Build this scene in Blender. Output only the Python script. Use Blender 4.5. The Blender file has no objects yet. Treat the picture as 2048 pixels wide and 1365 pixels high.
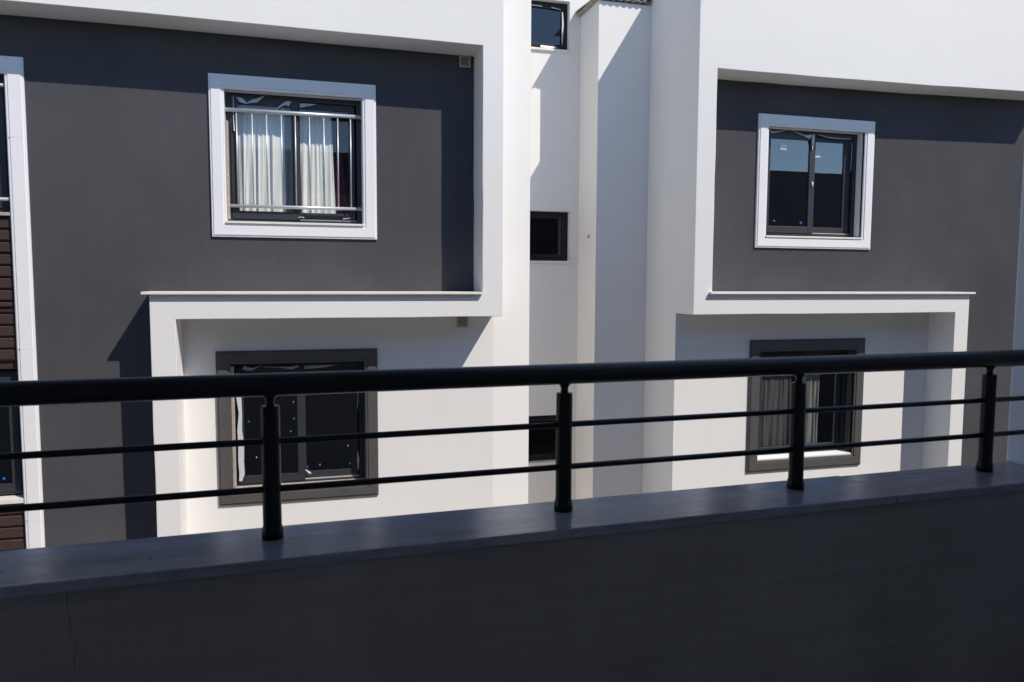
import bpy, math, random
from mathutils import Vector, Matrix
random.seed(7)
scene = bpy.context.scene
COL = scene.collection
GROUND = 4.3                      # eye height above the ground; all plans below are measured from the eye

# ---------------------------------------------------------------- camera, sky, sun, exposure
cam_d = bpy.data.cameras.new("camera"); cam = bpy.data.objects.new("camera", cam_d); COL.objects.link(cam)
right = Vector((0.96261868, -0.27082269, 0.00451176)); up = Vector((0.01704313, 0.07718582, 0.99687105)); fwd = Vector((0.27032354, 0.95952979, -0.07891618))
m = Matrix((right, up, -fwd)).transposed().to_4x4(); m.translation = (0, 0, GROUND)
cam.matrix_world = m
cam_d.sensor_width = 36; cam_d.lens = 26.77; cam_d.clip_start = 0.05; cam_d.clip_end = 2000
cam_d.dof.use_dof = True; cam_d.dof.focus_distance = 9.0; cam_d.dof.aperture_fstop = 9.0
scene.camera = cam

SUN_DIR = Vector((-0.61, 0.70, -1.0)).normalized()
world = bpy.data.worlds.new("World"); scene.world = world; world.use_nodes = True
wn = world.node_tree
sky = wn.nodes.new('ShaderNodeTexSky'); sky.sky_type = 'NISHITA'; sky.sun_disc = False
sky.sun_elevation = math.asin(-SUN_DIR.z); sky.sun_rotation = math.atan2(-SUN_DIR.x, -SUN_DIR.y)
sky.dust_density = 0.25; sky.ozone_density = 5.0
wn.links.new(sky.outputs[0], wn.nodes['Background'].inputs[0]); wn.nodes['Background'].inputs[1].default_value = 0.138
sun_d = bpy.data.lights.new("sun", 'SUN'); sun_d.energy = 4.1; sun_d.angle = math.radians(0.53); sun_d.color = (1.0, 0.925, 0.83)
sun = bpy.data.objects.new("sun", sun_d); COL.objects.link(sun)
sun.rotation_euler = SUN_DIR.to_track_quat('-Z', 'Y').to_euler(); sun.location = (8, -10, 20)
scene.view_settings.view_transform = 'Standard'; scene.view_settings.look = 'None'
scene.view_settings.exposure = 0.06; scene.view_settings.gamma = 1.0
scene.render.engine = 'CYCLES'
scene.cycles.max_bounces = 10; scene.cycles.diffuse_bounces = 6; scene.cycles.transparent_max_bounces = 12

# ---------------------------------------------------------------- materials
MATS = {}
def mat(name, color, rough=0.8, spec=0.3, metal=0.0, var=0.06, vscale=1.3, bump=0.0, bscale=120, specks=None,
        streak=0.0, hstreak=0.0, bump2=0.0, bscale2=6.0):
    """painted / stone / metal surface; colour varies softly over real position, fine relief from bump"""
    if name in MATS: return MATS[name]
    M = bpy.data.materials.new(name); M.use_nodes = True; nt = M.node_tree; N = nt.nodes; L = nt.links
    b = N['Principled BSDF']; b.inputs['Roughness'].default_value = rough; b.inputs['Metallic'].default_value = metal
    b.inputs['Specular IOR Level'].default_value = spec
    geo = N.new('ShaderNodeNewGeometry')
    n1 = N.new('ShaderNodeTexNoise'); n1.inputs['Scale'].default_value = vscale; n1.inputs['Detail'].default_value = 6; n1.inputs['Roughness'].default_value = 0.62
    L.new(geo.outputs['Position'], n1.inputs['Vector'])
    rmp = N.new('ShaderNodeMapRange'); rmp.inputs[1].default_value = 0.25; rmp.inputs[2].default_value = 0.75
    rmp.inputs[3].default_value = 1 - var; rmp.inputs[4].default_value = 1 + var
    L.new(n1.outputs['Fac'], rmp.inputs[0])
    mul = N.new('ShaderNodeVectorMath'); mul.operation = 'SCALE'; mul.inputs[0].default_value = color
    L.new(rmp.outputs[0], mul.inputs['Scale']); last = mul.outputs[0]
    for amt, sc3 in ((streak, (26, 26, 0.7)), (hstreak, (0.9, 0.9, 42))):      # rain runs / trowel passes
        if not amt: continue
        mp = N.new('ShaderNodeMapping'); mp.inputs['Scale'].default_value = sc3
        L.new(geo.outputs['Position'], mp.inputs['Vector'])
        n2 = N.new('ShaderNodeTexNoise'); n2.inputs['Scale'].default_value = 1.0; n2.inputs['Detail'].default_value = 4
        L.new(mp.outputs[0], n2.inputs['Vector'])
        r2 = N.new('ShaderNodeMapRange'); r2.inputs[1].default_value = 0.3; r2.inputs[2].default_value = 0.7
        r2.inputs[3].default_value = 1 - amt; r2.inputs[4].default_value = 1 + amt
        L.new(n2.outputs['Fac'], r2.inputs[0])
        m2 = N.new('ShaderNodeVectorMath'); m2.operation = 'SCALE'; L.new(last, m2.inputs[0]); L.new(r2.outputs[0], m2.inputs['Scale']); last = m2.outputs[0]
    if specks:       # sparse paint splashes / chips
        sc_, thr, keep, colr = specks
        v = N.new('ShaderNodeTexVoronoi'); v.inputs['Scale'].default_value = sc_
        L.new(geo.outputs['Position'], v.inputs['Vector'])
        lt = N.new('ShaderNodeMath'); lt.operation = 'LESS_THAN'; lt.inputs[1].default_value = thr; L.new(v.outputs['Distance'], lt.inputs[0])
        sep = N.new('ShaderNodeSeparateColor'); L.new(v.outputs['Color'], sep.inputs[0])
        gt = N.new('ShaderNodeMath'); gt.operation = 'GREATER_THAN'; gt.inputs[1].default_value = keep; L.new(sep.outputs[0], gt.inputs[0])
        an = N.new('ShaderNodeMath'); an.operation = 'MULTIPLY'; L.new(lt.outputs[0], an.inputs[0]); L.new(gt.outputs[0], an.inputs[1])
        mx = N.new('ShaderNodeMix'); mx.data_type = 'RGBA'; mx.inputs['B'].default_value = (*colr, 1)
        L.new(an.outputs[0], mx.inputs['Factor']); L.new(last, mx.inputs['A']); last = mx.outputs['Result']
    L.new(last, b.inputs['Base Color'])
    if bump:
        nb = N.new('ShaderNodeTexNoise'); nb.inputs['Scale'].default_value = bscale; nb.inputs['Detail'].default_value = 4
        L.new(geo.outputs['Position'], nb.inputs['Vector'])
        bp = N.new('ShaderNodeBump'); bp.inputs['Strength'].default_value = bump; bp.inputs['Distance'].default_value = 0.004
        L.new(nb.outputs['Fac'], bp.inputs['Height'])
        if bump2:    # broad hand-trowelled unevenness
            nc = N.new('ShaderNodeTexNoise'); nc.inputs['Scale'].default_value = bscale2; nc.inputs['Detail'].default_value = 2
            L.new(geo.outputs['Position'], nc.inputs['Vector'])
            bq = N.new('ShaderNodeBump'); bq.inputs['Strength'].default_value = bump2; bq.inputs['Distance'].default_value = 0.02
            L.new(nc.outputs['Fac'], bq.inputs['Height']); L.new(bq.outputs[0], bp.inputs['Normal'])
        L.new(bp.outputs[0], b.inputs['Normal'])
    MATS[name] = M
    return M

WHITE = mat('white_render', (0.80, 0.785, 0.765), 0.9, 0.12, var=0.03, vscale=0.55, bump=0.3, bscale=150, streak=0.005, hstreak=0.006, bump2=0.12, bscale2=2.5)
GREY = mat('charcoal_render', (0.080, 0.079, 0.087), 0.95, 0.0, var=0.16, vscale=0.75, bump=0.4, bscale=150, streak=0.025, hstreak=0.03,
           specks=(4.0, 0.022, 0.66, (0.22, 0.215, 0.21)), bump2=0.10, bscale2=2.2)
TRIMW = mat('white_trim_paint', (0.82, 0.81, 0.82), 0.7, 0.3, var=0.025, vscale=3, bump=0.12, bscale=90, specks=(5, 0.03, 0.93, (0.35, 0.33, 0.31)))
TRIMD = mat('charcoal_trim_paint', (0.088, 0.083, 0.083), 0.55, 0.35, var=0.12, vscale=5, bump=0.15, bscale=80, specks=(9, 0.05, 0.9, (0.3, 0.29, 0.28)))
MARBLE = mat('cream_marble', (0.78, 0.75, 0.69), 0.45, 0.4, var=0.08, vscale=6, bump=0.05)
ALU = mat('anthracite_aluminium', (0.035, 0.038, 0.046), 0.42, 0.45, var=0.05, vscale=4)
ALUD = mat('dark_stair_frame', (0.014, 0.015, 0.018), 0.5, 0.3, var=0.05, vscale=4)
TRACK = mat('bare_aluminium', (0.62, 0.62, 0.62), 0.4, 0.5, 0.6, var=0.08, vscale=12)
STEEL = mat('galvanised_tube', (0.60, 0.61, 0.64), 0.38, 0.5, 0.45, var=0.06, vscale=10)
BOARD = mat('brown_board', (0.058, 0.034, 0.030), 0.5, 0.35, var=0.16, vscale=7, bump=0.2, bscale=60)
VENT = mat('beige_plastic', (0.52, 0.45, 0.38), 0.6, 0.3, var=0.05)
BLACK = mat('black_powder_coat', (0.005, 0.0055, 0.007), 0.36, 0.34, var=0.1, vscale=20, bump=0.05, bscale=400)
ROOM = mat('room_plaster', (0.30, 0.28, 0.26), 0.9, 0.1, var=0.05)
FILM = mat('torn_film', (0.56, 0.58, 0.61), 0.35, 0.5, var=0.15, vscale=40)
PAPER = mat('white_sticker', (0.85, 0.85, 0.85), 0.6, 0.3, var=0.02)
BLUE = mat('blue_dot', (0.012, 0.13, 0.40), 0.5, 0.3, var=0.02)
ROOFM = mat('weathered_sheet', (0.30, 0.28, 0.26), 0.7, 0.3, var=0.2, vscale=9)
FOAM = mat('raw_plaster_edge', (0.42, 0.36, 0.30), 0.95, 0.1, var=0.3, vscale=30, bump=0.6, bscale=60)
BALC = mat('balcony_grey_paint', (0.295, 0.282, 0.275), 0.85, 0.15, var=0.2, vscale=2.0, bump=0.5, bscale=120, streak=0.03, hstreak=0.07,
           specks=(9, 0.03, 0.88, (0.10, 0.10, 0.10)), bump2=0.2, bscale2=3)
BALCW = mat('balcony_white_paint', (0.76, 0.77, 0.80), 0.85, 0.2, var=0.08, vscale=2, bump=0.5, bscale=90, bump2=0.3, bscale2=7)
BACKW = mat('rear_wall_paint', (0.76, 0.75, 0.74), 0.85, 0.2, var=0.05, bump=0.2)
OUTW = mat('outer_wall_paint', (0.16, 0.16, 0.165), 0.9, 0.1, var=0.08, bump=0.2)
PAVE = mat('alley_concrete', (0.37, 0.345, 0.31), 0.9, 0.2, var=0.2, vscale=0.9, bump=0.4, bscale=50)
MAROON = mat('maroon_cloth', (0.12, 0.012, 0.05), 0.8, 0.2, var=0.3, vscale=14)

def crack_into(M, x0, amp, width):
    """a hairline crack in the paint, running down at about x0 (local to the real wall)"""
    nt = M.node_tree; N = nt.nodes; L = nt.links; b = N['Principled BSDF']
    src = b.inputs['Base Color'].links[0].from_socket
    geo = N.new('ShaderNodeNewGeometry'); sp = N.new('ShaderNodeSeparateXYZ'); L.new(geo.outputs['Position'], sp.inputs[0])
    mp = N.new('ShaderNodeMapping'); mp.inputs['Scale'].default_value = (0, 0, 1); L.new(geo.outputs['Position'], mp.inputs['Vector'])
    nz = N.new('ShaderNodeTexNoise'); nz.inputs['Scale'].default_value = 9; nz.inputs['Detail'].default_value = 5; L.new(mp.outputs[0], nz.inputs['Vector'])
    a = N.new('ShaderNodeMath'); a.operation = 'MULTIPLY_ADD'; a.inputs[1].default_value = amp; a.inputs[2].default_value = x0 - amp / 2; L.new(nz.outputs['Fac'], a.inputs[0])
    c = N.new('ShaderNodeMath'); c.operation = 'COMPARE'; c.inputs[2].default_value = width; L.new(sp.outputs['X'], c.inputs[0]); L.new(a.outputs[0], c.inputs[1])
    mx = N.new('ShaderNodeMix'); mx.data_type = 'RGBA'; mx.inputs['B'].default_value = (0.13, 0.13, 0.135, 1)
    L.new(c.outputs[0], mx.inputs['Factor']); L.new(src, mx.inputs['A']); L.new(mx.outputs['Result'], b.inputs['Base Color'])

def marble_sill():
    M = bpy.data.materials.new('polished_sill_marble'); M.use_nodes = True; nt = M.node_tree; N = nt.nodes; L = nt.links
    b = N['Principled BSDF']; b.inputs['Roughness'].default_value = 0.2; b.inputs['Specular IOR Level'].default_value = 0.36
    geo = N.new('ShaderNodeNewGeometry'); mp = N.new('ShaderNodeMapping'); mp.inputs['Rotation'].default_value = (0, 0, -0.037); mp.inputs['Scale'].default_value = (1.2, 26, 26)
    L.new(geo.outputs['Position'], mp.inputs['Vector'])
    n = N.new('ShaderNodeTexNoise'); n.inputs['Scale'].default_value = 1; n.inputs['Detail'].default_value = 7; n.inputs['Distortion'].default_value = 0.6
    L.new(mp.outputs[0], n.inputs['Vector'])
    cr = N.new('ShaderNodeValToRGB'); e = cr.color_ramp.elements
    e[0].position = 0.3; e[0].color = (0.215, 0.222, 0.262, 1); e[1].position = 0.70; e[1].color = (0.34, 0.348, 0.40, 1)
    L.new(n.outputs['Fac'], cr.inputs[0])
    # lime drips and dust, streaked along the slab
    d = N.new('ShaderNodeTexNoise'); d.inputs['Scale'].default_value = 2.2; d.inputs['Detail'].default_value = 6; L.new(mp.outputs[0], d.inputs['Vector'])
    v = N.new('ShaderNodeTexVoronoi'); v.inputs['Scale'].default_value = 13; v.inputs['Randomness'].default_value = 1
    mq = N.new('ShaderNodeMapping'); mq.inputs['Scale'].default_value = (0.55, 1.6, 1); L.new(geo.outputs['Position'], mq.inputs['Vector']); L.new(mq.outputs[0], v.inputs['Vector'])
    lt = N.new('ShaderNodeMath'); lt.operation = 'LESS_THAN'; lt.inputs[1].default_value = 0.10; L.new(v.outputs['Distance'], lt.inputs[0])
    sp = N.new('ShaderNodeSeparateColor'); L.new(v.outputs['Color'], sp.inputs[0])
    gt = N.new('ShaderNodeMath'); gt.operation = 'GREATER_THAN'; gt.inputs[1].default_value = 0.86; L.new(sp.outputs[1], gt.inputs[0])
    an = N.new('ShaderNodeMath'); an.operation = 'MULTIPLY'; L.new(lt.outputs[0], an.inputs[0]); L.new(gt.outputs[0], an.inputs[1])
    a2 = N.new('ShaderNodeMath'); a2.operation = 'MULTIPLY'; a2.inputs[1].default_value = 0.5; L.new(an.outputs[0], a2.inputs[0])
    mx = N.new('ShaderNodeMix'); mx.data_type = 'RGBA'; mx.inputs['B'].default_value = (0.55, 0.52, 0.50, 1); L.new(a2.outputs[0], mx.inputs['Factor']); L.new(cr.outputs[0], mx.inputs['A'])
    st = N.new('ShaderNodeTexNoise'); st.inputs['Scale'].default_value = 7; st.inputs['Detail'].default_value = 9; st.inputs['Roughness'].default_value = 0.7; L.new(geo.outputs['Position'], st.inputs['Vector'])
    sr = N.new('ShaderNodeMapRange'); sr.inputs[1].default_value = 0.35; sr.inputs[2].default_value = 0.68; sr.inputs[3].default_value = 1.12; sr.inputs[4].default_value = 0.74; L.new(st.outputs['Fac'], sr.inputs[0])
    sm = N.new('ShaderNodeVectorMath'); sm.operation = 'SCALE'; L.new(mx.outputs['Result'], sm.inputs[0]); L.new(sr.outputs[0], sm.inputs['Scale'])
    v2 = N.new('ShaderNodeTexVoronoi'); v2.inputs['Scale'].default_value = 30; L.new(geo.outputs['Position'], v2.inputs['Vector'])
    l2 = N.new('ShaderNodeMath'); l2.operation = 'LESS_THAN'; l2.inputs[1].default_value = 0.13; L.new(v2.outputs['Distance'], l2.inputs[0])
    s2 = N.new('ShaderNodeSeparateColor'); L.new(v2.outputs['Color'], s2.inputs[0])
    g2 = N.new('ShaderNodeMath'); g2.operation = 'GREATER_THAN'; g2.inputs[1].default_value = 0.94; L.new(s2.outputs[0], g2.inputs[0])
    q2 = N.new('ShaderNodeMath'); q2.operation = 'MULTIPLY'; L.new(l2.outputs[0], q2.inputs[0]); L.new(g2.outputs[0], q2.inputs[1])
    mz = N.new('ShaderNodeMix'); mz.data_type = 'RGBA'; mz.inputs['B'].default_value = (0.06, 0.045, 0.04, 1); L.new(q2.outputs[0], mz.inputs['Factor']); L.new(sm.outputs[0], mz.inputs['A'])
    L.new(mz.outputs['Result'], b.inputs['Base Color'])
    bb = N.new('ShaderNodeBump'); bb.inputs['Strength'].default_value = 0.12; bb.inputs['Distance'].default_value = 0.003; L.new(st.outputs['Fac'], bb.inputs['Height']); L.new(bb.outputs[0], b.inputs['Normal'])
    rr = N.new('ShaderNodeMapRange'); rr.inputs[1].default_value = 0.3; rr.inputs[2].default_value = 0.7; rr.inputs[3].default_value = 0.13; rr.inputs[4].default_value = 0.24
    L.new(d.outputs['Fac'], rr.inputs[0]); L.new(rr.outputs[0], b.inputs['Roughness'])
    return M
SILL = marble_sill()

def glass(name, tint, r0):
    M = bpy.data.materials.new(name); M.use_nodes = True; nt = M.node_tree; N = nt.nodes; L = nt.links
    for n in list(N):
        if n.type != 'OUTPUT_MATERIAL': N.remove(n)
    out = [n for n in N if n.type == 'OUTPUT_MATERIAL'][0]
    t = N.new('ShaderNodeBsdfTransparent'); t.inputs[0].default_value = (*tint, 1)
    g = N.new('ShaderNodeBsdfGlossy'); g.inputs['Roughness'].default_value = 0.01; g.inputs['Color'].default_value = (0.95, 0.97, 1, 1)
    geo = N.new('ShaderNodeNewGeometry'); dp = N.new('ShaderNodeVectorMath'); dp.operation = 'DOT_PRODUCT'
    L.new(geo.outputs['Normal'], dp.inputs[0]); L.new(geo.outputs['Incoming'], dp.inputs[1])
    ab = N.new('ShaderNodeMath'); ab.operation = 'ABSOLUTE'; L.new(dp.outputs['Value'], ab.inputs[0])
    om = N.new('ShaderNodeMath'); om.operation = 'SUBTRACT'; om.inputs[0].default_value = 1.0; L.new(ab.outputs[0], om.inputs[1])
    pw = N.new('ShaderNodeMath'); pw.operation = 'POWER'; pw.inputs[1].default_value = 5.0; L.new(om.outputs[0], pw.inputs[0])
    f = N.new('ShaderNodeMath'); f.operation = 'MULTIPLY_ADD'; f.inputs[1].default_value = 1 - r0; f.inputs[2].default_value = r0; L.new(pw.outputs[0], f.inputs[0])
    mx = N.new('ShaderNodeMixShader'); L.new(f.outputs[0], mx.inputs[0]); L.new(t.outputs[0], mx.inputs[1]); L.new(g.outputs[0], mx.inputs[2])
    L.new(mx.outputs[0], out.inputs[0])
    return M
GLASS = glass('clear_double_glazing', (0.99, 0.995, 0.995), 0.045)
GLASST = glass('top_stair_glazing', (0.6, 0.62, 0.62), 0.075)
GLASSN = glass('net_glazing', (0.90, 0.91, 0.91), 0.06)
GLASSS = glass('stair_glazing', (0.6, 0.62, 0.62), 0.04)
GLASSD = glass('tinted_double_glazing', (0.72, 0.75, 0.75), 0.14)

def cloth(name, color, transl):
    M = bpy.data.materials.new(name); M.use_nodes = True; nt = M.node_tree; N = nt.nodes; L = nt.links
    b = N['Principled BSDF']; b.inputs['Base Color'].default_value = (*color, 1); b.inputs['Roughness'].default_value = 0.9; b.inputs['Specular IOR Level'].default_value = 0.1
    out = [n for n in N if n.type == 'OUTPUT_MATERIAL'][0]
    t = N.new('ShaderNodeBsdfTranslucent'); t.inputs[0].default_value = (*color, 1)
    mx = N.new('ShaderNodeMixShader'); mx.inputs[0].default_value = transl
    L.new(b.outputs[0], mx.inputs[1]); L.new(t.outputs[0], mx.inputs[2]); L.new(mx.outputs[0], out.inputs[0])
    return M
CURT = cloth('white_curtain', (0.93, 0.94, 0.90), 0.15)
SHEER = cloth('blue_grey_sheer', (0.50, 0.53, 0.54), 0.3)
NET = cloth('grey_net_curtain', (0.19, 0.19, 0.192), 0.3)
NETW = cloth('pale_net_curtain', (0.42, 0.43, 0.40), 0.3)

# ---------------------------------------------------------------- mesh helpers
WLOC = {}
def empty(name, loc, label, cat, group=None):
    o = bpy.data.objects.new(name, None); COL.objects.link(o); o.location = (loc[0], loc[1], loc[2] + GROUND)
    o.empty_display_size = 0.3; WLOC[o.name] = Vector(o.location)
    o['label'] = label; o['category'] = cat
    if group: o['group'] = group
    return o
def add(name, verts, faces, material, parent=None, bevel=0.0, seg=2, smooth=False, label=None, solid=0.0):
    lo = [min(v[i] for v in verts) for i in range(3)]; hi = [max(v[i] for v in verts) for i in range(3)]
    c = Vector(((lo[0] + hi[0]) / 2, (lo[1] + hi[1]) / 2, lo[2]))
    me = bpy.data.meshes.new(name); me.from_pydata([tuple(Vector(v) - c) for v in verts], [], faces); me.update()
    me.materials.append(material)
    if smooth: me.polygons.foreach_set('use_smooth', [True] * len(me.polygons))
    o = bpy.data.objects.new(name, me); COL.objects.link(o)
    W = c + Vector((0, 0, GROUND)); WLOC[o.name] = W
    if parent: o.parent = parent; o.location = W - WLOC[parent.name]
    else: o.location = W
    if solid:
        s = o.modifiers.new('solid', 'SOLIDIFY'); s.thickness = solid; s.offset = 0
    if bevel:
        b = o.modifiers.new('bevel', 'BEVEL'); b.width = bevel; b.segments = seg; b.limit_method = 'ANGLE'; b.angle_limit = math.radians(40)
    if label: o['label'] = label
    return o
class MB:
    def __init__(s, xf=None): s.v = []; s.f = []; s.xf = xf or (lambda p: p)
    def put(s, vs, fs):
        k = len(s.v); s.v += [tuple(s.xf(p)) for p in vs]; s.f += [tuple(i + k for i in f) for f in fs]; return s
    def box(s, x0, x1, y0, y1, z0, z1):
        return s.put([(x0, y0, z0), (x1, y0, z0), (x1, y1, z0), (x0, y1, z0), (x0, y0, z1), (x1, y0, z1), (x1, y1, z1), (x0, y1, z1)],
                     [(0, 3, 2, 1), (4, 5, 6, 7), (0, 1, 5, 4), (1, 2, 6, 5), (2, 3, 7, 6), (3, 0, 4, 7)])
    def quad(s, *p): return s.put(p, [(0, 1, 2, 3)])
    def tube(s, a, b, r, n=16, r2=None, caps=True):
        a = Vector(a); b = Vector(b); d = (b - a).normalized(); u = d.orthogonal().normalized(); w = d.cross(u); r2 = r if r2 is None else r2
        vs = [a + (u * math.cos(2 * math.pi * i / n) + w * math.sin(2 * math.pi * i / n)) * r for i in range(n)]
        vs += [b + (u * math.cos(2 * math.pi * i / n) + w * math.sin(2 * math.pi * i / n)) * r2 for i in range(n)]
        fs = [(i, (i + 1) % n, n + (i + 1) % n, n + i) for i in range(n)]
        if caps: fs += [tuple(range(n - 1, -1, -1)), tuple(range(n, 2 * n))]
        return s.put(vs, fs)
    def lathe(s, c, prof, n=24):      # prof: (radius, z)
        vs = []; fs = []
        for r, z in prof: vs += [(c[0] + r * math.cos(2 * math.pi * i / n), c[1] + r * math.sin(2 * math.pi * i / n), z) for i in range(n)]
        for k in range(len(prof) - 1): fs += [(k * n + i, k * n + (i + 1) % n, (k + 1) * n + (i + 1) % n, (k + 1) * n + i) for i in range(n)]
        fs += [tuple(range(n - 1, -1, -1)), tuple(range((len(prof) - 1) * n, len(prof) * n))]
        return s.put(vs, fs)
    def build(s, name, material, parent=None, **k): return add(name, s.v, s.f, material, parent, **k)
def box(name, x0, x1, y0, y1, z0, z1, material, parent=None, **k): return MB().box(x0, x1, y0, y1, z0, z1).build(name, material, parent, **k)

def extrude_outline(name, pts, y0, y1, material, parent, bevel=0.006):
    """a wall frame cut out of one outline (x, z), running from y0 back to y1; open at the back where it meets the wall"""
    rnd = random.Random(len(pts)); q = []
    for i, (xa, za) in enumerate(pts):
        xb, zb = pts[(i + 1) % len(pts)]; l = math.hypot(xb - xa, zb - za); k = 1 if xa == xb and xa in (2.27, 4.706) else max(1, int(l / 0.45)); q.append((xa, za))
        for j in range(1, k):
            t = (j + rnd.uniform(-.25, .25)) / k; w = rnd.uniform(-.0035, .0035)
            q.append((xa + (xb - xa) * t - (zb - za) / l * w, za + (zb - za) * t + (xb - xa) / l * w))
    pts = q; n = len(pts)
    vs = [(x, y0, z) for x, z in pts] + [(x, y1, z) for x, z in pts]
    area = sum(pts[i][0] * pts[(i + 1) % n][1] - pts[(i + 1) % n][0] * pts[i][1] for i in range(n))
    front = tuple(range(n)) if area > 0 else tuple(range(n - 1, -1, -1))
    fs = [front] + [((i + 1) % n, i, i + n, (i + 1) % n + n) if area > 0 else (i, (i + 1) % n, (i + 1) % n + n, i + n) for i in range(n)]
    return add(name, vs, fs, material, parent, bevel=bevel)

def wall_sheet(name, x0, x1, z0, z1, y, thick, holes, material, parent):
    """a wall with real openings: front and back faces and the reveals of each opening"""
    xs = sorted({x0, x1, *[h[0] for h in holes], *[h[1] for h in holes]}); zs = sorted({z0, z1, *[h[2] for h in holes], *[h[3] for h in holes]})
    b = MB()
    inside = lambda x, z: any(h[0] < x < h[1] and h[2] < z < h[3] for h in holes)
    for i in range(len(xs) - 1):
        for j in range(len(zs) - 1):
            a, c, d, e = xs[i], xs[i + 1], zs[j], zs[j + 1]
            if inside((a + c) / 2, (d + e) / 2): continue
            b.quad((a, y, d), (c, y, d), (c, y, e), (a, y, e)); b.quad((a, y + thick, d), (a, y + thick, e), (c, y + thick, e), (c, y + thick, d))
    for h in holes:
        a, c, d, e = h; t = y + thick
        b.quad((a, y, d), (a, y, e), (a, t, e), (a, t, d)); b.quad((c, y, d), (c, t, d), (c, t, e), (c, y, e))
        b.quad((a, y, e), (c, y, e), (c, t, e), (a, t, e)); b.quad((a, y, d), (a, t, d), (c, t, d), (c, y, d))
    t = y + thick
    b.quad((x0, y, z0), (x0, t, z0), (x0, t, z1), (x0, y, z1)); b.quad((x1, y, z0), (x1, y, z1), (x1, t, z1), (x1, t, z0))
    b.quad((x0, y, z1), (x0, t, z1), (x1, t, z1), (x1, y, z1))
    return b.build(name, material, parent)

def surround(x0, x1, z0, z1, w, y, h, material, parent, inner_back):
    """moulded frame round an opening, mitred at the corners: raised outer lip, flat band, inner bead, return into the reveal"""
    prof = [(0, 0), (0, 0.62 * h), (0.005, 0.72 * h), (0.020, 0.72 * h), (0.024, h), (w - 0.034, h), (w - 0.030, 0.72 * h), (w - 0.010, 0.72 * h), (w - 0.004, 0.6 * h), (w, 0.5 * h), (w, -inner_back)]
    vs = []; fs = []
    for o, hh in prof: vs += [(x0 + o, y - hh, z0 + o), (x1 - o, y - hh, z0 + o), (x1 - o, y - hh, z1 - o), (x0 + o, y - hh, z1 - o)]
    for k in range(len(prof) - 1):
        for i in range(4): fs.append((k * 4 + i, k * 4 + (i + 1) % 4, k * 4 + 4 + (i + 1) % 4, k * 4 + 4 + i))
    return add('surround', vs, fs, material, parent)

def rect_frame(b, x0, x1, z0, z1, w, y0, y1, wl=None, wr=None, wt=None, wb=None):
    wl = wl or w; wr = wr or w; wt = wt or w; wb = wb or w
    b.box(x0, x0 + wl, y0, y1, z0, z1); b.box(x1 - wr, x1, y0, y1, z0, z1)
    b.box(x0 + wl, x1 - wr, y0 + .001, y1 - .001, z1 - wt, z1); b.box(x0 + wl, x1 - wr, y0 + .001, y1 - .001, z0, z0 + wb)

def ribbon(pts, w, y, parent, name='film_strip', wig=0.012):
    """torn strip of protective film: a thin twisted band through (x, z) points"""
    vs = []; fs = []
    for i, (x, z) in enumerate(pts):
        a = pts[max(0, i - 1)]; c = pts[min(len(pts) - 1, i + 1)]
        dx, dz = c[0] - a[0], c[1] - a[1]; l = math.hypot(dx, dz) or 1; nx, nz = -dz / l, dx / l
        ww = w[i] if isinstance(w, (list, tuple)) else w
        k = random.uniform(-wig, wig)
        vs += [(x + nx * ww / 2, y - abs(k) - .002, z + nz * ww / 2), (x - nx * ww / 2, y + min(k, 0) - .012, z - nz * ww / 2)]
    for i in range(len(pts) - 1): fs.append((2 * i, 2 * i + 1, 2 * i + 3, 2 * i + 2))
    return add(name, vs, fs, FILM, parent, solid=0.0012)
def dot(x, z, y, r, parent, material=BLUE, name='spacer_dot'):
    n = 10
    b = MB(); b.put([(x + r * math.cos(2 * math.pi * i / n), y, z + r * math.sin(2 * math.pi * i / n)) for i in range(n)] + [(x + r * math.cos(2 * math.pi * i / n), y - .003, z + r * math.sin(2 * math.pi * i / n)) for i in range(n)],
          [tuple(range(n, 2 * n))] + [(i, (i + 1) % n, n + (i + 1) % n, n + i) for i in range(n)])
    return b.build(name, material, parent)

# ---------------------------------------------------------------- planes of the opposite building (metres from the eye)
YF = 8.45; YM = 8.899; YP = 9.790; YW = 10.474; ZG = -GROUND; ZT = 3.92
SETB = 0.125                                         # window frames sit this far back from the wall face

# ---------------------------------------------------------------- ground
gnd = box('ground', -400, 400, -400, 400, ZG - 0.3, ZG, PAVE); gnd['kind'] = 'structure'

# ---------------------------------------------------------------- opposite building
B = empty('apartment_building', (3.5, YM, ZG), 'sunlit white and charcoal rendered apartment building across the alley', 'building')

# openings: x0,x1,z0,z1 of the clear opening inside the surround
O_UL = (-.877, .890, .462, 2.191, .155); O_LL = (-.876, .880, -2.518, -.787, .146)      # outer edge and width of each surround
O_UR = (5.833, 7.648, .452, 2.190, .156); O_LR = (5.806, 7.632, -2.574, -.775, .158)
W_UL, W_LL, W_UR, W_LR = [(o[0] + o[4] - .003, o[1] - o[4] + .003, o[2] + o[4] - .003, o[3] - o[4] + .003) for o in (O_UL, O_LL, O_UR, O_LR)]
C_UP = (-4.45, -2.80, 0.645, 2.04); C_LO = (-4.45, -2.80, -2.33, -0.965)     # windows in the boarded strip
ZS = -0.285                                           # change from charcoal to white, hidden behind the ledge beam
XS = -1.33
wall_sheet('wall', -9, 2.27, ZS, ZT, YM, 0.22, [W_UL, (-4.45, -2.78, ZS + .0, 2.04)], GREY, B)
wall_sheet('wall', -9, XS, ZG, ZS, YM, 0.22, [(-4.45, -2.78, ZG, ZS)], GREY, B)
wall_sheet('wall', XS, 2.27, ZG, ZS, YM, 0.22, [W_LL], WHITE, B, )
wall_sheet('wall', 4.83, 16, ZS, ZT, YM, 0.22, [W_UR], GREY, B)
wall_sheet('wall', 8.85, 16, ZG, ZS, YM, 0.22, [], GREY, B)
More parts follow.
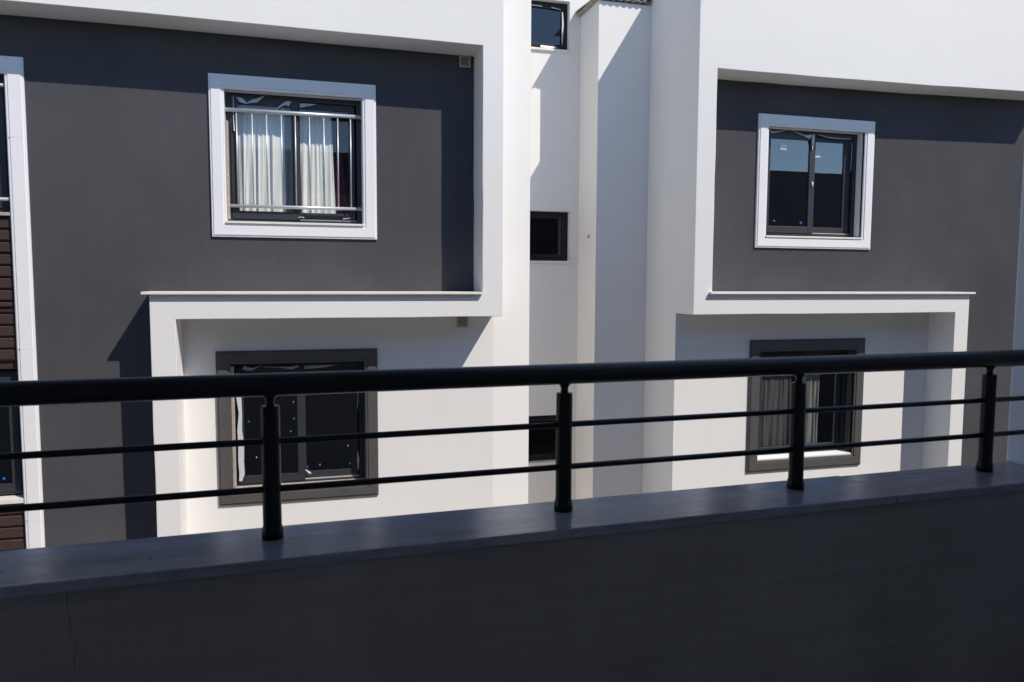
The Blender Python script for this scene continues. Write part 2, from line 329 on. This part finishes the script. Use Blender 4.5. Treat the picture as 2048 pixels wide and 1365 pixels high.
wall_sheet('wall', 4.706, 8.85, ZG, ZS, YM, 0.22, [W_LR], WHITE, B)
# frames standing out from the walls
extrude_outline('facade_frame', [(-3.53, ZT), (-3.53, 2.622), (-1.9, 2.620), (0.2, 2.608), (2.03, 2.602), (2.03, -0.158), (-1.449, -0.158), (-1.449, ZG), (-1.208, ZG), (-1.208, -0.412), (2.27, -0.410), (2.27, ZT)], YF, YM, WHITE, B)
extrude_outline('facade_frame', [(4.706, ZT), (4.706, -0.410), (8.728, -0.405), (8.728, ZG), (8.963, ZG), (8.963, -0.160), (4.961, -0.158), (4.961, 2.585), (6.40, 2.588), (8.2, 2.608), (9.6, 2.640), (10.505, 2.655), (10.505, ZT)], YF, YM, WHITE, B)
# marble caps on the ledges (proud of the beam, running back to the wall)
def cap(x0, x1, mx1=None):
    b = MB(); n = 9; vs = []; fs = []
    b.box(x0, x1, YF - 0.055, YM - 0.004, -0.156, -0.128)
    return b.build('ledge_cap', MARBLE, B, bevel=0.004)
cap(-1.517, 2.026); cap(4.918, 9.008)
# turned strip, stair wall, pier and flank
st = MB(); st.quad((2.27, YM, ZG), (2.753, YM + 0.09, ZG), (2.753, YM + 0.09, ZT), (2.27, YM, ZT)); st.quad((2.753, YM + 0.09, ZG), (2.753, YW, ZG), (2.753, YW, ZT), (2.753, YM + 0.09, ZT))
st.quad((2.27, YM, ZT), (2.753, YM + .09, ZT), (2.753, YW, ZT), (2.27, YW, ZT))
st.build('stair_wall_return', WHITE, B)
S_T = (3.05, 3.780, 3.250, 3.935); S_M = (3.05, 3.818, 0.278, 0.998); S_L = (3.05, 3.850, -2.665, -1.962)
wall_sheet('stair_wall', 2.753, 4.706, ZG, 5.2, YW, 0.20, [S_T, S_M, S_L], WHITE, B)
box('pier', 3.943, 4.706, YP, YW, ZG, 3.742, WHITE, B, bevel=0.005)
fl = MB(); fl.quad((4.706, YM, ZS), (4.706, YM, ZT), (4.706, YW + .2, ZT), (4.706, YW + .2, ZS)); fl.quad((4.706, YM + .22, ZG), (4.706, YM + .22, ZS), (4.706, YW + .2, ZS), (4.706, YW + .2, ZG))
fl.quad((4.956, YM + .25, ZT), (4.956, YM + .25, 3.4), (4.956, YW + .2, 3.4), (4.956, YW + .2, ZT)); fl.quad((4.706, YM, ZT), (4.83, YM, ZT), (4.83, YM + .22, ZT), (4.706, YM + .22, ZT)); fl.quad((4.706, YM + .22, ZT), (4.956, YM + .22, ZT), (4.956, YW + .2, ZT), (4.706, YW + .2, ZT))
fl.build('flank_wall', WHITE, B)
# roof slabs behind the parapets
box('roof_slab', -9, 2.26, YM + .05, 18, 3.55, 3.72, ROOM, B); box('roof_slab', 4.72, 16, YM + .05, 18, 3.55, 3.72, ROOM, B)
# corrugated sheet over the pier
cs = MB(); nx = 72; xa, xb = 3.865, 4.690; ya, yb = YP - 0.055, YW - 0.004
pz = [3.765 + 0.012 * math.sin(2 * math.pi * (xa + (xb - xa) * i / nx) / 0.095) for i in range(nx + 1)]
vs = []
for i in range(nx + 1):
    x = xa + (xb - xa) * i / nx; vs += [(x, ya, pz[i]), (x, yb, pz[i] + 0.05)]
cs.put(vs, [(2 * i, 2 * i + 2, 2 * i + 3, 2 * i + 1) for i in range(nx)])
rf = cs.build('corrugated_roof', ROOFM, B, smooth=True, solid=0.012)
box('batten', 3.872, 3.94, YP - 0.02, YW - 0.02, 3.742, 3.758, FOAM, rf); box('dark_gap_strip', 4.30, 4.690, YP - 0.03, YP + 0.06, 3.79, 3.84, ALU, rf)  # dark bar at the right stands in for the shade of the roof gap

def room(x0, x1, z0, z1, y, depth=3.0):
    b = MB(); y1 = y + depth
    b.quad((x0, y, z0), (x0, y1, z0), (x0, y1, z1), (x0, y, z1)); b.quad((x1, y, z0), (x1, y, z1), (x1, y1, z1), (x1, y1, z0))
    b.quad((x0, y, z0), (x1, y, z0), (x1, y1, z0), (x0, y1, z0)); b.quad((x0, y, z1), (x0, y1, z1), (x1, y1, z1), (x1, y, z1)); b.quad((x0, y1, z0), (x1, y1, z0), (x1, y1, z1), (x0, y1, z1))
    return b.build('room', ROOM, B)

def big_window(op, trim, tw, gl, label, th=0.036, glass_l=GLASS, outer=None):
    """two-leaf sliding window: surround, aluminium frame, front leaf on the left, rear leaf on the right, track, sill"""
    x0, x1, z0, z1 = op; y = YM + SETB
    root = MB()
    rect_frame(root, x0 + .004, x1 - .004, z0 + .028, z1 - .004, 0.052, y, y + .085, wb=0.03)
    w = root.build('window', ALU, B, bevel=0.003, label=label)
    ox0, ox1, oz0, oz1 = outer
    surround(ox0, ox1, oz0, oz1, tw, YM - .001, th, trim, w, 0.02)
    xm = gl[1]; xr = gl[2]
    s1 = MB(); rect_frame(s1, x0 + 0.052, xr, z0 + 0.060, z1 - 0.056, 0.075, y - .014, y + .024, wr=xr - xm, wb=0.085, wt=0.07); s1.build('sash', ALU, w, bevel=0.003)
    s2 = MB(); rect_frame(s2, xr - .06, x1 - 0.075, z0 + 0.060, z1 - 0.056, 0.075, y + .034, y + .072, wr=x1 - .075 - gl[3], wb=0.085, wt=0.07); s2.build('sash', ALU, w, bevel=0.003)
    box('pane', x0 + 0.120, xm + .006, y + .003, y + .009, z0 + .138, z1 - .120, glass_l, w)
    box('pane', xr + .001, gl[3] + .006, y + .050, y + .056, z0 + .138, z1 - .120, glass_l, w)
    t = MB(); t.box(xr + .01, x1 - .06, y + .012, y + .030, z0 + .052, z0 + .064); t.box(x0 + .06, x1 - .06, y + .026, y + .03, z0 + .05, z0 + .07); t.build('track', TRACK, w)
    return w, y
def sill(op, w, material, out, z, t=0.026, name='sill'):
    x0, x1, z0, z1 = op
    b = MB(); ya, yb = YM - out, YM + SETB + .03
    b.put([(x0 - .006, ya, z - t), (x1 + .006, ya, z - t), (x1 + .006, yb, z - t), (x0 - .006, yb, z - t), (x0 - .006, ya, z - .004), (x1 + .006, ya, z - .004), (x1 + .006, yb, z + .012), (x0 - .006, yb, z + .012)],
          [(0, 3, 2, 1), (4, 5, 6, 7), (0, 1, 5, 4), (1, 2, 6, 5), (2, 3, 7, 6), (3, 0, 4, 7)])
    return b.build(name, material, w, bevel=0.003)
def reveal(op, w, material):
    """rendered lining of the opening between surround and frame"""
    x0, x1, z0, z1 = op; b = MB(); ya, yb = YM - .012, YM + SETB + .05; e = 0.003
    b.quad((x0 + e, ya, z0), (x0 + e, yb, z0), (x0 + e, yb, z1), (x0 + e, ya, z1)); b.quad((x1 - e, ya, z0), (x1 - e, ya, z1), (x1 - e, yb, z1), (x1 - e, yb, z0)); b.quad((x0, ya, z1 - e), (x0, yb, z1 - e), (x1, yb, z1 - e), (x1, ya, z1 - e))
    return b.build('reveal', material, w)

# upper left window ------------------------------------------------------------------------------
w, y = big_window(W_UL, TRIMW, O_UL[4], (-.6, -.040, .046, .597), 'window with white surround, curtains and steel guard bars', outer=O_UL[:4])
sill(W_UL, w, MARBLE, 0.050, 0.636); reveal(W_UL, w, TRIMW)
box('plaster_edge', W_UL[0] + .005, W_UL[0] + .03, YM + .06, YM + SETB + .002, .66, 1.72, FOAM, w, bevel=.004)
ribbon([(-.60, 1.985), (-.555, 1.955), (-.50, 1.925), (-.455, 1.945), (-.40, 1.96), (-.345, 1.995), (-.30, 2.025)], [.012, .055, .012, .03, .045, .02, .006], y - .016, w)
ribbon([(-.64, 2.00), (-.635, 1.87), (-.638, 1.74), (-.63, 1.62)], [.006, .010, .008, .016], y - .018, w)
ribbon([(-.24, 1.85), (-.19, 1.88), (-.12, 1.935), (-.07, 1.955), (-.045, 1.94)], [.008, .014, .024, .05, .075], y - .018, w)
ribbon([(.06, 1.945), (.13, 1.955), (.24, 1.97)], [.05, .035, .006], y + .02, w)
ribbon([(.03, .70), (.06, .706), (.09, .698)], .008, y - .02, w); ribbon([(.52, .70), (.56, .706), (.60, .712)], .010, y + .02, w)
YGD = YM + .082
g = MB().tube((W_UL[0], YGD, 1.842), (W_UL[1], YGD, 1.847), 0.023).build('guard_rail', STEEL, B, smooth=True, label='pale steel guard bars across the curtained window')
MB().tube((W_UL[0], YGD, .808), (W_UL[1], YGD, .811), 0.019).build('bottom_rail', STEEL, g, smooth=True)
for x in (-.608, -.447, -.296, -.139, .009, .162, .318, .471, .613):
    MB().tube((x, YGD, .81), (x, YGD, 1.845), 0.0078, n=10).build('guard_bar', STEEL, g, smooth=True)
room(-1.2, 1.4, -.2, 2.5, YM + .23)
# upper right window -----------------------------------------------------------------------------
w, y = big_window(W_UR, TRIMW, O_UR[4], (6.13, 6.725, 6.812, 7.312), 'plain window with white surround and two paper stickers', outer=O_UR[:4], glass_l=GLASSD)
sill(W_UR, w, MARBLE, 0.048, 0.615); reveal(W_UR, w, TRIMW)
box('sticker', 6.262, 6.368, y - .002, y + .002, 1.772, 1.846, PAPER, w); box('sticker', 6.832, 6.935, y + .046, y + .0495, 1.705, 1.785, PAPER, w)
dot(6.21, .822, y + .002, .016, w); dot(6.628, .806, y + .002, .018, w)
ribbon([(6.055, 2.015), (6.12, 1.985), (6.22, 2.0), (6.33, 2.02)], [.006, .03, .014, .004], y - .016, w)
ribbon([(6.42, 2.025), (6.52, 1.995), (6.62, 1.965), (6.69, 1.955), (6.74, 1.975)], [.006, .014, .02, .055, .02], y - .018, w)
ribbon([(6.765, 1.995), (6.752, 1.92), (6.755, 1.84), (6.75, 1.78)], [.02, .05, .03, .006], y - .02, w)
ribbon([(6.84, 1.995), (7.0, 1.965), (7.2, 1.962), (7.38, 1.965)], [.008, .014, .016, .01], y - .012, w)
ribbon([(7.405, 1.93), (7.41, 1.75), (7.402, 1.57), (7.395, 1.52)], [.010, .016, .018, .008], y + .012, w)
ribbon([(6.768, 1.36), (6.775, 1.33), (6.77, 1.29)], [.03, .026, .006], y - .018, w)
room(5.4, 8.2, -.2, 2.5, YM + .23)
# lower left window ------------------------------------------------------------------------------
w, y = big_window(W_LL, TRIMD, O_LL[4], (-.6, -.023, .053, .590), 'dark framed window with torn white film and blue dots', outer=O_LL[:4], glass_l=GLASSD)
sill(W_LL, w, FOAM, 0.02, -2.352); reveal(W_LL, w, TRIMD)
box('plaster_edge', W_LL[0] + .005, W_LL[0] + .04, YM - .005, YM + .04, -2.33, -.96, FOAM, w, bevel=.004)
ribbon([(-.665, -1.05), (-.655, -1.30), (-.640, -1.50), (-.652, -1.70), (-.640, -1.86), (-.645, -2.05), (-.638, -2.20), (-.655, -2.28)], [.05, .055, .035, .05, .062, .06, .056, .03], y - .018, w, wig=.004)
ribbon([(-.60, -.985), (-.52, -1.01), (-.46, -.99), (-.40, -.965)], [.05, .03, .014, .004], y - .017, w)
ribbon([(-.38, -.985), (-.22, -.99), (-.08, -1.005), (0.0, -.985)], [.008, .012, .03, .02], y - .017, w)
ribbon([(.06, -1.0), (.25, -.995), (.45, -.975), (.52, -.965)], [.05, .04, .02, .006], y + .02, w)
ribbon([(.665, -1.05), (.668, -1.25), (.662, -1.45), (.655, -1.52)], [.006, .014, .012, .006], y + .018, w)
ribbon([(.655, -2.02), (.66, -2.12), (.664, -2.24)], [.006, .03, .012], y + .018, w)
ribbon([(.06, -2.20), (.10, -2.235), (.13, -2.245), (.07, -2.255)], [.006, .02, .012, .004], y + .01, w)
for (a, c) in ((-.555, -1.605), (-.062, -1.595)): dot(a, c, y + .002, .011, w)
for (a, c) in ((.082, -2.175), (.565, -2.165)): dot(a, c, y + .048, .011, w)
for (a, c) in ((-.065, -1.40), (-.10, -1.74), (-.48, -2.02), (.22, -2.16), (.545, -1.95)):
    ribbon([(a, c + .010), (a + .002, c), (a - .002, c - .009)], [.002, .005, .003], y + (.002 if a < 0 else .048), w, name='paint_fleck')
room(-1.2, 1.4, -3.2, -.5, YM + .23)
# lower right window -----------------------------------------------------------------------------
w, y = big_window(W_LR, TRIMD, O_LR[4], (6.13, 6.700, 6.790, 7.300), 'dark framed window with net curtains and white sill', outer=O_LR[:4], glass_l=GLASSN)
sill(W_LR, w, PAPER, 0.015, -2.392); reveal(W_LR, w, TRIMD)
room(5.4, 8.2, -3.2, -.5, YM + .23)

# boarded strip at the left with its own windows ---------------------------------------------------
w = MB(); y = YM + SETB
rect_frame(w, C_UP[0] - .09, C_UP[1] + .015, C_UP[2] + .02, C_UP[3] - .004, 0.06, y, y + .08); w = w.build('window', ALU, B, bevel=.003, label='window at the left edge above brown boards')
sv = MB(); rect_frame(sv, -3.66, C_UP[1] - .04, C_UP[2] + .075, C_UP[3] - .06, .085, y - .012, y + .03); sv.build('sash', ALU, w, bevel=.003)
box('pane', -3.58, C_UP[1] - .122, y + .006, y + .012, C_UP[2] + .158, C_UP[3] - .142, GLASSD, w)
box('sill', C_UP[0], C_UP[1] + .014, YM - .01, y + .02, C_UP[2] - .01, C_UP[2] + .024, FOAM, w, bevel=.003)
gd = MB(); gd.tube((C_UP[0], YM + .0, 1.93), (C_UP[1] - .001, YM, 1.93), .018)
g = gd.build('guard_rail', STEEL, B, smooth=True, label='pale steel guard rail on the leftmost window')
MB().tube((C_UP[0], YM + .0, .80), (C_UP[1] - .001, YM + .0, .80), .018).build('bottom_rail', STEEL, g, smooth=True)
for i in range(9): MB().tube((C_UP[1] - .16 - i * .155, YM, .80), (C_UP[1] - .16 - i * .155, YM, 1.93), .0075, n=10).build('guard_bar', STEEL, g, smooth=True)
w = MB(); rect_frame(w, C_LO[0] - .09, C_LO[1] + .015, C_LO[2] + .06, C_LO[3] - .004, 0.06, y, y + .08); w = w.build('window', ALU, B, bevel=.003, label='window at the left edge between brown boards')
sv = MB(); rect_frame(sv, -3.66, C_LO[1] - .04, C_LO[2] + .09, C_LO[3] - .06, .085, y - .012, y + .03); sv.build('sash', ALU, w, bevel=.003)
box('pane', -3.58, C_LO[1] - .122, y + .006, y + .012, C_LO[2] + .172, C_LO[3] - .142, GLASSD, w)
box('sill', C_LO[0], C_LO[1] + .014, YM - .012, y + .03, C_LO[2] - .01, C_LO[2] + .04, MARBLE, w, bevel=.003)
dot(-3.005, -2.10, y + .004, .016, w)
room(-5.2, -2.3, -3.2, -.5, YM + .23); room(-5.2, -2.3, -.3, 2.5, YM + .23)
box('cladding_backing', -4.45, -2.782, YM + .075, YM + .2, -.935, .625, ROOM, B)
box('cladding_backing', -4.45, -2.782, YM + .075, YM + .2, ZG, -2.345, ROOM, B)
cl = MB().box(-4.44, -2.79, YM + .06, YM + .074, -.93, .62).build('cladding', BOARD, B, label='brown horizontal boards between the two left windows')
def board(z, h, parent):
    b = MB(); x0, x1 = -4.44, -2.785; ya = YM + .022; yb = YM + .06; j = random.uniform(-.002, .002)
    b.put([(x0, ya + .014, z), (x1, ya + .014, z), (x1, yb, z), (x0, yb, z), (x0, ya + j, z + .018), (x1, ya - j, z + .018), (x0, ya + j, z + h - .010), (x1, ya - j, z + h - .010), (x0, yb, z + h), (x1, yb, z + h), (x0, ya + .008, z + h), (x1, ya + .008, z + h)],
          [(0, 1, 5, 4), (4, 5, 7, 6), (6, 7, 11, 10), (10, 11, 9, 8), (0, 3, 2, 1), (1, 2, 9, 11, 7, 5), (0, 4, 6, 10, 8, 3)])
    return b.build('board', BOARD, parent)
for i in range(12): board(.508 - i * .1225 - .006, .112, cl)
cl2 = MB().box(-4.44, -2.79, YM + .06, YM + .074, ZG + .02, -2.36).build('cladding', BOARD, B, label='brown horizontal boards below the lower left window')
for i in range(14): board(-2.526 + .058 - i * .1275, .116, cl2)
# its tall white surround (three joints in the right leg)
sx = MB(); o0, o1, zt = -4.62, -2.612, 2.212
surround(o0, o1, ZG - .2, zt, 0.172, YM - .001, 0.036, TRIMW, cl, 0.03)
for zz in (1.42, -.72, -2.52):
    box('joint', o1 - .150, o1 - .022, YM - .0385, YM - .030, zz, zz + .004, MARBLE, cl)

# small stair windows -----------------------------------------------------------------------------
def small_window(op, label, film):
    x0, x1, z0, z1 = op; y = YW + .10
    b = MB(); rect_frame(b, x0, x1 - .003, z0 + .012, z1 - .003, .05, y, y + .07)
    w = b.build('stair_window', ALUD, B, bevel=.003, label=label)
    s = MB(); rect_frame(s, x0 + .05, x1 - .055, z0 + .064, z1 - .055, .042, y - .012, y + .03); s.build('sash', ALUD, w, bevel=.003)
    box('pane', x0 + .09, x1 - .094, y + .004, y + .010, z0 + .104, z1 - .095, GLASST if film else GLASSS, w)
    box('sill', x0, x1 + .045, YW - .03, y + .01, z0 - .022, z0 + .010, MARBLE, w, bevel=.003)
    if film:
        ribbon([(x1 - .085, z1 - .13), (x1 - .078, z1 - .30), (x1 - .082, z1 - .45), (x1 - .09, z1 - .58)], [.02, .03, .026, .01], y - .014, w)
        ribbon([(x0 + .12, z1 - .075), (x0 + .34, z1 - .075)], [.018, .02], y - .014, w); ribbon([(x0 + .48, z1 - .08), (x0 + .62, z1 - .095)], [.022, .012], y - .014, w)
        ribbon([(x0 + .32, z0 + .06), (x0 + .45, z0 + .055), (x0 + .56, z0 + .06)], [.03, .035, .02], y - .014, w)
    room(2.9, 4.6, z0 - .3, z1 + .3, YW + .21, 1.6)
small_window(S_T, 'topmost small stair window with shreds of pale film', True)
small_window(S_M, 'middle small dark stair window beside the pier', False)
small_window(S_L, 'lowest small stair window behind the railing post', False)
MB().tube((3.943, YP + .24, .645), (3.915, YP + .24, .60), .010, n=8).build('wall_hook', ROOFM, B)

# ventilation grilles -----------------------------------------------------------------------------
def vent(x0, x1, z0, z1, y, label):
    b = MB(); rect_frame(b, x0, x1, z0, z1, .016, y - .022, y - .001); v = b.build('vent', VENT, B, bevel=.003, label=label)
    box('vent_back', x0 + .01, x1 - .01, y - .006, y - .002, z0 + .01, z1 - .01, ALU, v)
    n = 4
    for i in range(n):
        z = z0 + .022 + i * (z1 - z0 - .04) / n
        s = MB(); s.put([(x0 + .016, y - .020, z), (x1 - .016, y - .020, z), (x1 - .016, y - .008, z + .008), (x0 + .016, y - .008, z + .008), (x0 + .016, y - .020, z + .006), (x1 - .016, y - .020, z + .006), (x1 - .016, y - .008, z + .014), (x0 + .016, y - .008, z + .014)],
                  [(0, 3, 2, 1), (4, 5, 6, 7), (0, 1, 5, 4), (1, 2, 6, 5), (2, 3, 7, 6), (3, 0, 4, 7)]); s.build('slat', VENT, v)
vent(1.856, 1.985, 2.470, 2.596, YM, 'beige vent grille under the upper soffit corner')
vent(1.820, 1.957, -.555, -.425, YM, 'beige vent grille under the ledge beam')

# ---------------------------------------------------------------- curtains (hang inside, things of their own)
def curtain(name, x0a, x1a, x0b, x1b, z0, z1, y, folds, amp, material, label, group=None):
    """pleated drop: x0a..x1a at the top, x0b..x1b at the hem"""
    nx, nz = folds * 10, 14; vs = []; fs = []; ph = random.random() * 6
    offs = [random.uniform(.6, 1.25) for _ in range(folds + 2)]
    for j in range(nz + 1):
        t = j / nz; a = x0a + (x0b - x0a) * t; c = x1a + (x1b - x1a) * t; z = z1 + (z0 - z1) * t
        for i in range(nx + 1):
            s = i / nx; k = min(folds, max(0, folds * (s + .05 * math.sin(2 * math.pi * 1.6 * s + ph) + .02 * math.sin(17 * s + 2 * ph + .6 * t)))); am = amp * offs[int(k)] * (.55 + .45 * t)
            vs.append((a + (c - a) * s + .010 * math.sin(k * 4.1 + ph + t), y + am * math.sin(2 * math.pi * k + .5 * math.sin(3 * t + ph + k)) + .006 * math.sin(k * 9 + 5 * t), z))
    for j in range(nz):
        for i in range(nx): q = j * (nx + 1) + i; fs.append((q, q + 1, q + nx + 2, q + nx + 1))
    o = add(name, vs, fs, material, smooth=True, solid=.003)
    o['label'] = label; o['category'] = 'curtain'
    if group: o['group'] = group
    return o
yc = YM + SETB + .095
curtain('curtain', -.68, -.105, -.68, -.115, .66, 2.0, yc, 8, .007, CURT, 'white pleated curtain in left half of the barred window')
curtain('curtain', -.13, .06, -.14, .06, .66, 2.0, yc + .022, 3, .008, SHEER, 'blue-grey sheer curtain beside the centre bar of the barred window')
curtain('curtain', .05, .415, .05, .455, .66, 2.0, yc + .045, 7, .007, CURT, 'white pleated curtain in right half of the barred window')
curtain('curtain', .44, .50, .42, .60, .66, 1.72, yc + .10, 3, .02, MAROON, 'dark maroon curtain behind right half of the barred window')
curtain('curtain', 6.08, 6.64, 6.08, 6.66, -2.36, -.96, yc, 6, .009, NET, 'grey net curtain in left half of lower right window')
curtain('curtain', 6.86, 7.11, 6.86, 7.11, -2.36, -.96, yc + .03, 4, .012, NETW, 'gathered pale net curtain in right half of lower right window')

# ---------------------------------------------------------------- the balcony we stand on
PHI = 0.0371; cp, sp_ = math.cos(PHI), math.sin(PHI)
bal = lambda p: (p[0] * cp - p[1] * sp_, p[0] * sp_ + p[1] * cp, p[2])
DI, DO, DR, ZSILL, ZFL = 1.786, 2.035, 1.945, -0.640, -1.33
SEND = 2.545
crack_into(BALC, -.483, .07, .0008)
P = empty('balcony_parapet', bal((.5, 1.9, ZFL)), 'grey painted balcony parapet with polished marble coping in the foreground', 'parapet')
MB(bal).box(-3.6, SEND + .004, DI + .014, DO - .02, ZFL - .25, ZSILL - .028).build('parapet_wall', BALC, P, bevel=.006)
SJ = 1.80
MB(bal).box(-3.6, SJ - .0015, DI, DO, ZSILL - .026, ZSILL).build('coping_slab', SILL, P, bevel=.004, seg=3)
MB(bal).box(SJ + .0015, SEND + .02, DI + .001, DO - .002, ZSILL - .027, ZSILL - .0015).build('coping_slab', SILL, P, bevel=.004, seg=3)
MB(bal).box(-3.6, SEND, DI + .009, DI + .02, ZSILL - .031, ZSILL - .0275).build('mortar_bed', BALC, P)
MB(bal).box(SEND - .012, SEND + .02, DO - .10, DO - .004, ZSILL - .003, ZSILL + .006).build('mortar_fillet', BALCW, P, bevel=.004)

R = empty('balcony_railing', bal((.78, DR, ZSILL)), 'black metal balcony railing with thick handrail and two thin rails', 'railing')
ZH, Z1, Z2, ZPT = -0.2564, -0.3974, -0.517, -0.3085
MB(bal).tube((-3.5, DR, ZH), (SEND + .05, DR, ZH), 0.0284, n=40).build('handrail', BLACK, R, smooth=True)
for z in (Z1, Z2): MB(bal).tube((-3.5, DR, z), (SEND + .05, DR, z), 0.0084, n=16).build('thin_rail', BLACK, R, smooth=True)
for s in (-3.097, -2.322, -1.547, -.772, .003, .780, 1.556, 2.328):
    po = MB(bal).lathe((s, DR), [(.0225, ZSILL + .001), (.0225, ZPT - .002), (.0205, ZPT)], n=32).build('post', BLACK, R, smooth=True)
    po.modifiers.new('edge', 'EDGE_SPLIT').split_angle = math.radians(35)
    MB(bal).lathe((s, DR), [(.0262, ZSILL + .0005), (.0262, ZSILL + .016), (.0235, ZSILL + .030), (.0226, ZSILL + .031)], n=32).build('base_ring', BLACK, po, smooth=True)
    MB(bal).lathe((s, DR), [(.0105, ZPT - .004), (.0105, ZPT + .006), (.0100, ZPT + .012), (.0125, ZPT + .019), (.0165, ZPT + .024), (.017, ZPT + .034)], n=24).build('neck', BLACK, po, smooth=True)

H = empty('balcony_building', bal((.5, 0, ZG)), 'shaded end wall of our own building closing the balcony at the right', 'building')
MB(bal).box(SEND, SEND + .30, -1.2, DO + .01, ZG, 1.75).build('end_wall', BALCW, H, bevel=.01)
MB(bal).box(-9, 16, -1.4, DO - .15, 1.75, 1.95).build('ceiling_slab', BALCW, H)
MB(bal).box(-9, 16, DO - .14, DO + .002, 1.75, 2.58).build('roof_parapet', OUTW, H)
MB(bal).box(-9, 16, -9, -1.4, ZG, 2.3).build('rear_wall', BACKW, H)
MB(bal).box(-9, 16, -1.399, DI + .01, ZFL - .2, ZFL).build('balcony_floor', BACKW, H)
MB(bal).box(SEND + .301, 16, -1.4, DO, ZG, 1.749).build('neighbour_wall', OUTW, H)
MB(bal).box(-9, -3.6, -1.39, DO - .02, ZG, 1.749).build('side_wall', OUTW, H)
MB(bal).box(-3.6, SEND, DO - .2, DO - .021, ZG, ZFL - .251).build('storey_wall', OUTW, H)
